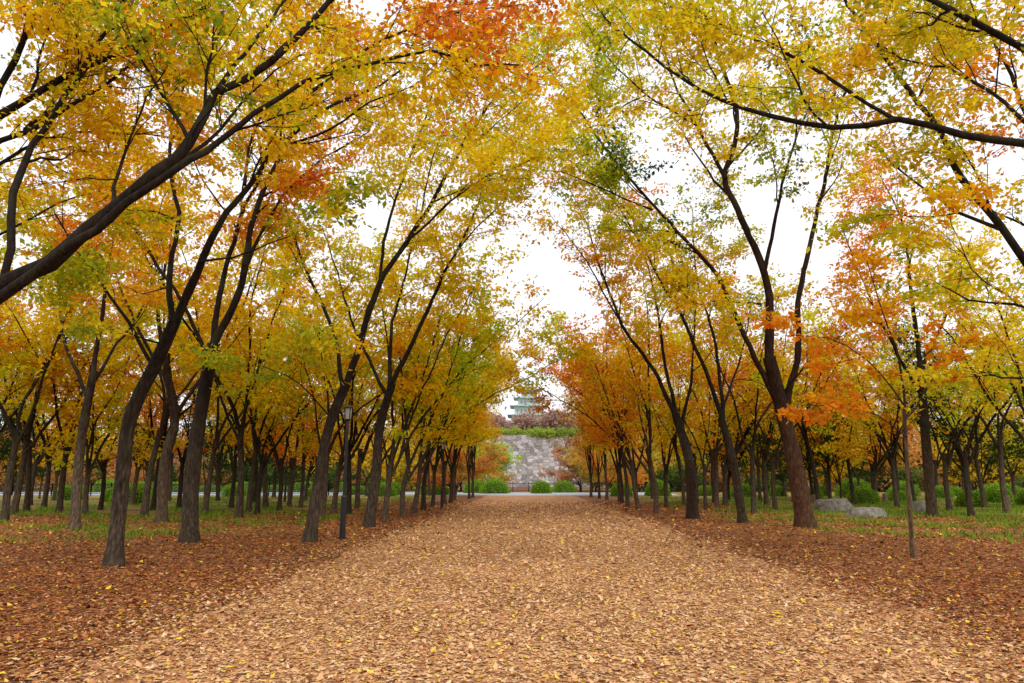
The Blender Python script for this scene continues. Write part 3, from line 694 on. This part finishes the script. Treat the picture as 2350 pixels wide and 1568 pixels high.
def woodland(name, lab, boxes, cols, leaf, seed, nn=900):
    r = np.random.default_rng(seed); P = []; C = []
    for (xa, xb, ya, yb, z0, z1, cnt, rad) in boxes:
        for i in range(cnt):
            cx = r.uniform(xa, xb); cy = r.uniform(ya, yb); top = r.uniform(z0+(z1-z0)*.55, z1); R = rad*r.uniform(.7, 1.3)
            d = norm(r.normal(0, 1, (nn, 3)))*(r.uniform(.3, 1, (nn, 1))**.4)
            hh = (top-z0)
            q = d*np.array([R, R, hh*.5])+np.array([cx, cy, z0+hh*.55])
            q += r.normal(0, .35, q.shape)
            col = np.array(cols)[r.integers(0, len(cols))]
            P.append(q); C.append(col*r.uniform(.65, 1.25, (nn, 1)))
    V, F, cc = leaves_mesh(np.vstack(P), np.clip(np.vstack(C), 0, .9), leaf, r, tilt=1, aspect=.8)
    link(name, np_mesh(name, V, F, LEAF, col=cc), kind='stuff', label=lab)
haze_cols = [(.54, .36, .29), (.50, .32, .26), (.58, .40, .28), (.45, .38, .27), (.52, .43, .32)]  # russet leaf colours paled to paint in distance haze
woodland('distant_woodland', "far russet woodland on the castle hill", [(-30, 60, 152, 168, 11, 17.0, 60, 3.0), (-70, 80, 230, 300, 12, 24, 80, 6), (-50, 60, 310, 360, 20, 35, 60, 6)], haze_cols, .75, 5)
woodland('park_woodland', "golden and dark green woodland beyond the road", [(-95, -12, 93, 125, 0, 12, 90, 4), (12, 95, 93, 125, 0, 12, 90, 4)],
         [(.76, .48, .05), (.80, .58, .04), (.70, .32, .09), (.05, .08, .03), (.55, .52, .07), (.66, .42, .26), (.06, .10, .03), (.80, .60, .05)], .5, 6, nn=1100)
woodland('shade_shrub_belt', "added dark green shrub belt standing in for shade below the park woodland", [(-95, -12, 89.5, 92.5, 0, 3.4, 38, 2.2), (12, 95, 89.5, 92.5, 0, 3.6, 42, 2.2)],
         [(.05, .09, .025), (.08, .13, .03), (.14, .2, .04), (.5, .25, .08)], .35, 9, nn=700)  # belt added to darken the foot of the woodland like shade
woodland('rampart_top_shrubs', "bright green grass and shrubs on rampart edge", [(-14, 30, 149, 151, 10.6, 12.3, 34, 1.3)], [(.36, .50, .09), (.46, .56, .10)], .4, 8)
# small green and red trees near the road end
SM = generic(400, H=6.8, lean=0, k=5, spread=.5, leaf=.27, tw=18, fork=.9, low=3)
for (x, y, col, lab) in [(-5.0, 90, (.55, .75, .08), "small light green tree beside the road"), (-6.6, 87.6, (.74, .56, .1), "small russet yellow tree near railing"), (6.7, 91, (.68, .38, .16), "small pale orange tree near railing"),
                         (9.0, 93, (.64, .40, .2), "small russet tree near railing"), (-9, 92, (.78, .48, .08), "small orange tree near railing"), (12, 90, (.8, .5, .05), "small golden tree near railing"), (8.0, 87.2, (.72, .52, .1), "small yellow green tree near railing"),
                         (-7.6, 72, (.78, .34, .06), "small orange maple tree at the road edge"), (8.2, 73, (.8, .42, .06), "small orange tree at the road edge")]:
    place_tree(*SM, (x, y, 0), lab, rot=rs.uniform(0, 6), sc=rs.uniform(.85, 1.05), crown_col=col, name='maple_tree', group='small trees near the road')

# ------------------------------------------------------------------ castle keep
WHT = simple_mat('hazy_white_plaster', (.58, .62, .60), .8, nscale=.3, var=.06)  # aerial haze is mixed into the keep's wall, roof and window colours
GRF = simple_mat('hazy_verdigris_roof', (.36, .49, .44), .6, nscale=.5, var=.12)
DRK = simple_mat('hazy_window', (.30, .34, .33), .5)
e = link('castle_keep', None, loc=(1.5, 400, 26), label="tiered white castle keep with green copper roofs", category='castle')
bm = bmesh.new(); vs = [bm.verts.new(c) for c in [(-14, -14, -12), (14, -14, -12), (14, 14, -12), (-14, 14, -12), (-11.5, -11.5, 6), (11.5, -11.5, 6), (11.5, 11.5, 6), (-11.5, 11.5, 6)]]
for f in [(0, 1, 5, 4), (1, 2, 6, 5), (2, 3, 7, 6), (3, 0, 4, 7), (4, 5, 6, 7)]: bm.faces.new([vs[i] for i in f])
bm_obj('stone_base', bm, STONE, e)
tiers = [(10.8, 6, 5.0), (9.4, 12.2, 4.2), (7.4, 17.4, 3.8), (5.6, 22.2, 4.0)]
bmw = bmesh.new()
bw = bmesh.new(); bm_box(bw, 0, 0, 0, 1.0, .2, 1.5); wm = bpy.data.meshes.new('window'); bw.to_mesh(wm); bw.free(); wm.materials.append(DRK)
for i, (hw, z, h) in enumerate(tiers):
    bm_box(bmw, 0, 0, z+h/2+.3, hw*2-2, hw*2-2, h+1.4)
    for k in range(-3, 4):
        if abs(k)*2.2 < hw-1.6: link('window', wm, e, (k*2.2, -(hw-1)-.06, z+h*.45))
    bmr = bmesh.new(); zz = z+h; top = 3.2 if i == 3 else 1.5
    rings = [(hw+1.6, zz), (hw+.4, zz+.35), (hw-.8, zz+top*.5), ((hw-2.4) if i < 3 else 2.6, zz+top)]
    prev = None
    for q, (w, z_) in enumerate(rings):
        wy = w if i < 3 or q < 3 else .15
        lift = .6 if q == 0 else 0
        ring = [bmr.verts.new(c) for c in [(-w, -wy, z_+lift), (0, -wy, z_), (w, -wy, z_+lift), (w, 0, z_), (w, wy, z_+lift), (0, wy, z_), (-w, wy, z_+lift), (-w, 0, z_)]]
        if prev:
            for s in range(8): bmr.faces.new([prev[s], prev[(s+1) % 8], ring[(s+1) % 8], ring[s]])
        else: first = ring
        prev = ring
    bmr.faces.new(prev); bmr.faces.new(first[::-1])
    gw = hw*(.5 if i in (1, 3) else .3)
    a = [bmr.verts.new(c) for c in [(-gw, -hw-.9, zz+.25), (gw, -hw-.9, zz+.25), (0, -hw-.9, zz+2.6), (0, -hw+3, zz+2.6), (-gw, -hw+3, zz+.3), (gw, -hw+3, zz+.3)]]
    bmr.faces.new([a[0], a[1], a[2]]); bmr.faces.new([a[0], a[2], a[3], a[4]]); bmr.faces.new([a[2], a[1], a[5], a[3]])
    bm_obj('roof', bmr, GRF, e)
bm_obj('wall', bmw, WHT, e)
GILT = simple_mat('gilt', (.7, .5, .15), .4, .5)
for s in (-1, 1):
    bm = bmesh.new(); bm_cyl(bm, s*2.4, 0, 29.2, 30.8, .35, .1, 8); bm_obj('roof_ornament', bm, GILT, e)

# ------------------------------------------------------------------ light
w = bpy.data.worlds.new('World'); scene.world = w; w.use_nodes = True
nt = w.node_tree
bg = nt.nodes['Background']
sky = nt.nodes.new('ShaderNodeTexSky'); sky.sky_type = 'NISHITA'; sky.sun_disc = False
EL, AZ = math.radians(52), math.radians(160)
sky.sun_elevation = EL; sky.sun_rotation = AZ; sky.dust_density = 4; sky.air_density = 1
mx = mixc(nt, sky.outputs[0], (11.5, 11.6, 12.0), .85)
nt.links.new(mx, bg.inputs['Color']); bg.inputs['Strength'].default_value = .118
sd = bpy.data.lights.new('sun', 'SUN'); sd.energy = 1.5; sd.angle = math.radians(20); sd.color = (1, .97, .92)
so = link('sun', sd)
dv = Vector((math.sin(AZ)*math.cos(EL), math.cos(AZ)*math.cos(EL), math.sin(EL)))
so.rotation_euler = dv.to_track_quat('Z', 'Y').to_euler()

cam = bpy.data.cameras.new('camera'); co = link('camera', cam); co.location = CAM
cam.lens = 24.0; cam.sensor_width = 36.0; cam.clip_end = 3000; cam.clip_start = .05
co.rotation_euler = (math.pi/2+TILT, 0, YAW)
scene.camera = co
scene.view_settings.view_transform = 'Standard'; scene.view_settings.look = 'None'; scene.view_settings.exposure = 0
